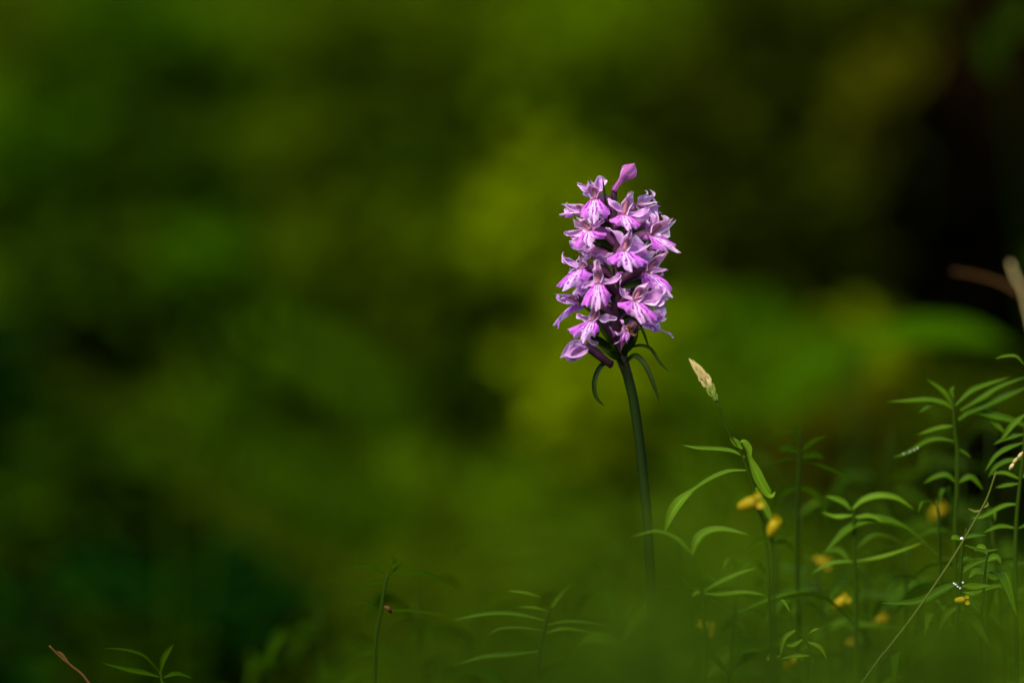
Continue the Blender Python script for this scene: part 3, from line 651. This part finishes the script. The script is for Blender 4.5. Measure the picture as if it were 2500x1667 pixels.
for k, (x, y) in enumerate(((2490, 1112), (2478, 1125), (2470, 1138))):
    tube('seed', px_pts([(x - 6, y + 9, -8), (x, y, -9), (x + 7, y - 9, -8)], .012), lambda u: .0002 + .0004 * math.sin(math.pi * u), 'seed', t, n=6, sides=6)
t = plant('wildflower', 'low wildflower with a forked pair of arching leaves near the orchid stalk', 1720, -.030, [(1690, 1352), (1702, 1390), (1714, 1440), (1722, 1600)],
      [([(1690, 1352), (1700, 1322), (1722, 1300), (1765, 1292), (1830, 1305)], 24), ([(1690, 1352), (1668, 1328), (1645, 1310), (1600, 1296), (1540, 1310)], 14), ([(1714, 1445), (1760, 1420), (1810, 1398), (1850, 1385)], 12), ([(1714, 1447), (1760, 1450), (1820, 1445), (1872, 1452)], 12),
       ([(1712, 1445), (1700, 1445), (1690, 1455)], 10)], 'grass')
t = plant('wildflower', 'wildflower with two yellow blossoms close below the seed head grass', 1900, -.050, [(1836, 1216), (1850, 1240), (1872, 1278), (1884, 1310), (1890, 1500)],
      [([(1842, 1226), (1810, 1212), (1780, 1235), (1765, 1275)], 16), ([(1872, 1280), (1900, 1265), (1930, 1280)], 14), ([(1885, 1320), (1850, 1320), (1825, 1345)], 15), ([(1886, 1325), (1920, 1325), (1945, 1350)], 14)], 'leaf_dim', rad=.0009)
corolla(t, 1826, 1230, -.052, .4, 1.2); corolla(t, 1888, 1288, -.052, 1.2, 1.1)
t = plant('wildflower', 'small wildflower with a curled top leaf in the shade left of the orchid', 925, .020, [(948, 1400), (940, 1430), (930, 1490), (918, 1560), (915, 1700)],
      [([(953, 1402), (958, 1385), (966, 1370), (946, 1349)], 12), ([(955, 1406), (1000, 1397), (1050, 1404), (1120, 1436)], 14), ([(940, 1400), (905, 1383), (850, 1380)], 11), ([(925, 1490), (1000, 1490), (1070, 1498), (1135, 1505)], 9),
       ([(925, 1490), (890, 1470), (850, 1475)], 10), ([(940, 1425), (905, 1425), (880, 1450)], 9), ([(952, 1400), (972, 1385), (988, 1368)], 8)], 'leaf_dim')
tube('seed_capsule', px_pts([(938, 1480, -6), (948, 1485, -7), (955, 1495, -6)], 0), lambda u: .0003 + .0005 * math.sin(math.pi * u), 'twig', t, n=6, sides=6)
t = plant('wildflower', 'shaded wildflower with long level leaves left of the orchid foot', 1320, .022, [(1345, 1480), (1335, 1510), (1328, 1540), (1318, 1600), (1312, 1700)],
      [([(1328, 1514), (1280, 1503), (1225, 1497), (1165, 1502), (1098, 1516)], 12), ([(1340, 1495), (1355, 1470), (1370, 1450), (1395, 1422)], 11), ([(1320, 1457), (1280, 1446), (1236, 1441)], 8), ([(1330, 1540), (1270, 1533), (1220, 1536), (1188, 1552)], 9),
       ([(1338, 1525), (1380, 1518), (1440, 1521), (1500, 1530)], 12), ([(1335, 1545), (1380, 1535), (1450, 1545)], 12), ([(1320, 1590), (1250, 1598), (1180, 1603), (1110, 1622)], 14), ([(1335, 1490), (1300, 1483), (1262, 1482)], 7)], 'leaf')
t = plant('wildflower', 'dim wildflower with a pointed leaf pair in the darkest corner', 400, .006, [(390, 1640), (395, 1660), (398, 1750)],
      [([(388, 1652), (350, 1642), (310, 1634), (248, 1617)], 14), ([(392, 1640), (398, 1612), (410, 1590), (424, 1572)], 15), ([(395, 1655), (430, 1645), (470, 1655)], 14), ([(390, 1640), (350, 1600), (300, 1585), (250, 1582)], 9)], 'leaf_dim')
t = plant('dry_stalk', 'thin brownish dry stalk leaning in the darkest corner', 300, -.004, [(120, 1575), (150, 1605), (175, 1625), (215, 1665), (260, 1780)],
      [([(170, 1620), (150, 1596), (138, 1588)], 7)], 'twig', 'stalk', rad=.0007, stalk='twig')
# long straw crossing the lower right
t = plant('straw', 'long thin straw leaning across the lower right wildflowers', 1530, -.014, [(2432, 1150), (2410, 1215), (2380, 1270), (2330, 1355), (2280, 1430), (2225, 1508), (2160, 1592), (2095, 1680)],
      [([(2398, 1245), (2380, 1248), (2362, 1240)], 6), ([(2400, 1240), (2410, 1232), (2408, 1222)], 6)], 'straw', 'straw', rad=.0006, stalk='straw')
t = plant('wildflower', 'leafy wildflower with a wet shining leaf crossed by the straw', 2350, -.008, [(2360, 1290), (2350, 1330), (2345, 1400), (2340, 1480), (2335, 1600)],
      [([(2350, 1318), (2330, 1312), (2322, 1316)], 14), ([(2335, 1318), (2375, 1308), (2410, 1305)], 13), ([(2345, 1420), (2300, 1440), (2240, 1468), (2150, 1472)], 22), ([(2345, 1430), (2380, 1432), (2420, 1428)], 18), ([(2342, 1480), (2310, 1500), (2290, 1540)], 18),
       ([(2342, 1480), (2380, 1520), (2420, 1580)], 22), ([(2355, 1330), (2400, 1345), (2440, 1340)], 12), ([(2345, 1400), (2370, 1380), (2410, 1365)], 14)])
corolla(t, 2345, 1464, -.012, .1, .7)

plant('wildflower', 'short crooked wildflower with pale seed pods below the wing leaved one', 1960, -.010, [(1925, 1490), (1940, 1530), (1968, 1565), (1985, 1600), (1980, 1700)],
      [([(1928, 1492), (1915, 1470), (1905, 1462)], 8), ([(1945, 1535), (1915, 1560), (1905, 1600)], 14), ([(1960, 1560), (1935, 1575), (1915, 1572)], 12), ([(1975, 1600), (1940, 1602), (1905, 1608)], 12), ([(1905, 1602), (1880, 1605), (1870, 1612)], 16),
       ([(1975, 1545), (1990, 1536), (2000, 1535)], 6), ([(1968, 1565), (2000, 1580), (2020, 1610)], 12)], 'grass', rad=.0008)
plant('wildflower', 'low yellowish wildflower with crumpled leaves right of the straw', 2400, .0, [(2410, 1350), (2405, 1400), (2400, 1460), (2395, 1600)],
      [([(2410, 1352), (2395, 1335), (2380, 1345)], 16), ([(2408, 1370), (2430, 1360), (2445, 1375)], 18), ([(2405, 1400), (2380, 1395), (2365, 1410)], 18), ([(2405, 1400), (2425, 1410), (2450, 1405)], 16), ([(2402, 1440), (2440, 1430), (2480, 1440)], 16), ([(2402, 1440), (2375, 1450), (2350, 1445)], 14)], 'grass', rad=.0008)
# water drops
rnd = random.Random(2)
def drop(px, py, dy, r, label):
    p = at(px, py, dy); V = []; F = []
    for i in range(7):
        th = math.pi * (i + .5) / 7
        for k in range(10): V.append(p + Vector((math.sin(th) * math.cos(k * .6283) * r, math.sin(th) * math.sin(k * .6283) * r, math.cos(th) * r * .8)))
    for i in range(6):
        for k in range(10): F.append((i * 10 + k, i * 10 + (k + 1) % 10, (i + 1) * 10 + (k + 1) % 10, (i + 1) * 10 + k))
    F += [tuple(range(10)), tuple(range(60, 70))[::-1]]
    o = link('water_drop', V, F, 'drop', org=p); tag(o, label, 'water drop', 'dew drops on the wildflowers')
for x, y in ((2333, 1450), (2338, 1455), (2344, 1459), (2351, 1445), (2329, 1447)): drop(x, y - 24, -.0135, .0003, 'tiny bright dew drop on the leaf under the straw')
for x, y in ((2222, 1102), (2232, 1098), (2240, 1094), (2206, 1107)): drop(x, y, .026, .0002, 'tiny dew drop on a leaf of the tall many leaved wildflower')
drop(2348, 1314, -.012, .0005, 'largest dew drop on the wet leaf beside the straw')

# soft leafy tufts close to the lens, hiding the orchid's foot
def tuft(label, px, py, rx, ry, dy, m, n, size=.017):
    rnd = random.Random(int(px)); s_ = (FOC + dy) / FOC; c = at(px, py, dy)
    t = thing('leafy_tuft', (c.x, dy, terrain(c.x, dy) - .003), label, 'tuft', 'leafy tufts in front of the orchid'); base = Vector(t.location)
    P = []
    for k in range(9):
        tip = c + Vector((rnd.gauss(0, .5) * rx / PPM * s_, rnd.gauss(0, .012), rnd.uniform(-.5, 1.0) * ry / PPM * s_))
        mid = base.lerp(tip, .55) + Vector((rnd.gauss(0, .004), 0, .004)); tube('stem', [base, mid, tip], lambda u: .0007 * (1 - .5 * u), 'stalk', t, n=8, sides=5)
        S = spline([base, mid, tip], 20)
        for i in range(n // 9): q = S[rnd.randint(9, 20)]; P.append(q + Vector((rnd.gauss(0, .006), rnd.gauss(0, .006), rnd.gauss(0, .004))))
    V, F = leaf_cloud(P, size, rnd, .3); o = link('foliage', V, F, m, t); o['kind'] = 'stuff'
tuft('leafy tuft hiding the foot of the orchid stalk', 1530, 1490, 120, 200, -.40, 'tuft', 200)
tuft('bright leafy tuft in front of the straw and its wet leaf', 2390, 1660, 230, 170, -.42, 'tuft', 200)
tuft('leafy tuft in front of the yellow blossom patch', 1960, 1700, 220, 130, -.44, 'tuft', 120)
tuft('leafy tuft in front of the level leaved wildflower', 1330, 1700, 220, 120, -.46, 'leaf_soft', 160)

# ------------------------------------------------------------------ more wildflowers filling the lower part, in front of and behind the orchid
def sprig(label, group, px, top, dy, seed, m='leaf', blossoms=0, Ls=.036, sc_=1.0):
    rnd = random.Random(seed); t = thing('wildflower', (0, 0, 0), label, 'plant', group); p = foot(t, px + rnd.uniform(-60, 60), dy)
    tp_ = at(px, top, dy); h = tp_ - p
    P = [tp_, p + h * .66 + Vector((rnd.gauss(0, .003), rnd.gauss(0, .003), 0)), p + h * .33 + Vector((rnd.gauss(0, .003), 0, 0)), p]
    S = spline(P, 40); tube('stem', P, lambda u: .0004 + .0004 * u, 'stalk', t, n=14, sides=6)
    u = 0.0; a = rnd.uniform(0, 3.14); k = 0
    while u < .8:
        q = S[int(u * 40)]
        for s in (0, math.pi):
            if rnd.random() < .14: continue
            s += rnd.gauss(0, .2)
            d = Vector((math.cos(a + s), math.sin(a + s) * .9, 0)); L = Ls * sc_ * rnd.uniform(.5, 1.3) * (.5 if k == 0 else 1); e = rnd.uniform(-.1, 1.1) + (.5 if k == 0 else 0)
            blade('leaf', [q, q + d * L * .35 + Vector((0, 0, L * .28 * e)), q + d * L * .7 + Vector((0, 0, L * .30 * e)), q + d * L + Vector((0, 0, L * (.30 * e - .25)))],
                  L * rnd.uniform(.10, .16), m, t, nu=10, nv=4, fold=rnd.uniform(.2, .7), nrm=Vector((rnd.gauss(0, .3), -.2, 1)), seed=k, twist=rnd.gauss(0, .6), ripple=.1)
        if k in (1, 2) and blossoms > 0:
            blossoms -= 1
            b = q + Vector((rnd.uniform(-.008, .008), -.004, .004)); s_ = FOC / (FOC + b.y)
            corolla(t, 1250 + b.x * PPM * s_, 833.5 + (CAMH - b.z) * PPM * s_, b.y, rnd.uniform(-.3, 1.6), rnd.uniform(.8, 1.1))
        u += rnd.uniform(.10, .17); a += 1.57 + rnd.gauss(0, .25); k += 1
    return t
rnd = random.Random(77)
spec = []
def mark(x):
    for lim, t_ in ((1200, 'near the curled leaf wildflower'), (1450, 'near the level leaved wildflower'), (1650, 'beside the orchid stalk'), (1830, 'under the seed head grass'), (1980, 'under the fine leaved wildflower'),
                    (2150, 'under the wing leaved wildflower'), (2300, 'left of the leaning straw'), (9999, 'under the tall many leaved wildflower')):
        if x < lim: return t_
for x, y in ((1560, 1500), (1680, 1440), (1800, 1400), (1900, 1340), (1990, 1370), (2120, 1400), (2210, 1330), (2260, 1440), (2400, 1400), (2080, 1520), (1880, 1530), (1750, 1560), (1980, 1560), (2460, 1480),
             (1620, 1580), (2180, 1560), (2330, 1560), (1950, 1260), (2290, 1240), (2420, 1270)):
    nb = 1 if x in (1990, 2120, 1680, 1880, 1980, 2080, 1950) else 0
    spec.append((x, y, rnd.uniform(.02, .075) + .03 * nb, ('wildflower with a small yellow blossom ' if nb else 'low narrow leaved wildflower ') + mark(x), 'wildflowers in the patch right of the orchid', nb, 'leaf'))
for x, y in ((1640, 1250), (1780, 1190), (1900, 1180), (2050, 1150), (2170, 1060), (2290, 1130), (2420, 1020), (2130, 1260), (1600, 1380), (1500, 1450), (2350, 1090), (2460, 1150), (2230, 1190), (2000, 1280)):
    spec.append((x, y, rnd.uniform(.12, .30), 'soft focused wildflower ' + mark(x) + ', farther back in the wood', 'wildflowers behind the blossom patch', 1 if x == 2290 else 0, 'leaf_soft'))
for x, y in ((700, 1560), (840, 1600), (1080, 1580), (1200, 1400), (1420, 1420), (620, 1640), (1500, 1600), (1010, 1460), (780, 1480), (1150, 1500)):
    spec.append((x, y, rnd.uniform(.08, .25), 'dim green wildflower in the shade ' + mark(x), 'wildflowers left of the orchid', 0, 'leaf_dim'))
for x, y in ((1250, 1540), (1480, 1360), (1560, 1270), (1640, 1350), (1720, 1340), (1900, 1380), (2050, 1420), (2150, 1420), (2300, 1400), (2420, 1360), (1050, 1600), (1760, 1480), (2020, 1520), (1350, 1480),
             (1530, 1390), (1830, 1450), (2220, 1480), (2480, 1400), (1600, 1460), (1150, 1620), (2380, 1480), (2260, 1540), (1450, 1500), (900, 1640), (2440, 1540), (2350, 1440)):
    if x > 1700: y += 70
    spec.append((x, y, -rnd.uniform(.36, .62), 'large blurred wildflower in front of the one ' + mark(x).replace('orchid stalk', 'orchid foot'), 'wildflowers in front of the orchid', 0, 'leaf_soft'))
for i, (x, y, dy, lb, gr, nb, m) in enumerate(spec):
    sprig(lb, gr, x, y, dy, 100 + i, m, nb, Ls=.036 if dy > 0 else .026)

for o in bpy.data.objects:
    if '_o' in o: del o['_o']
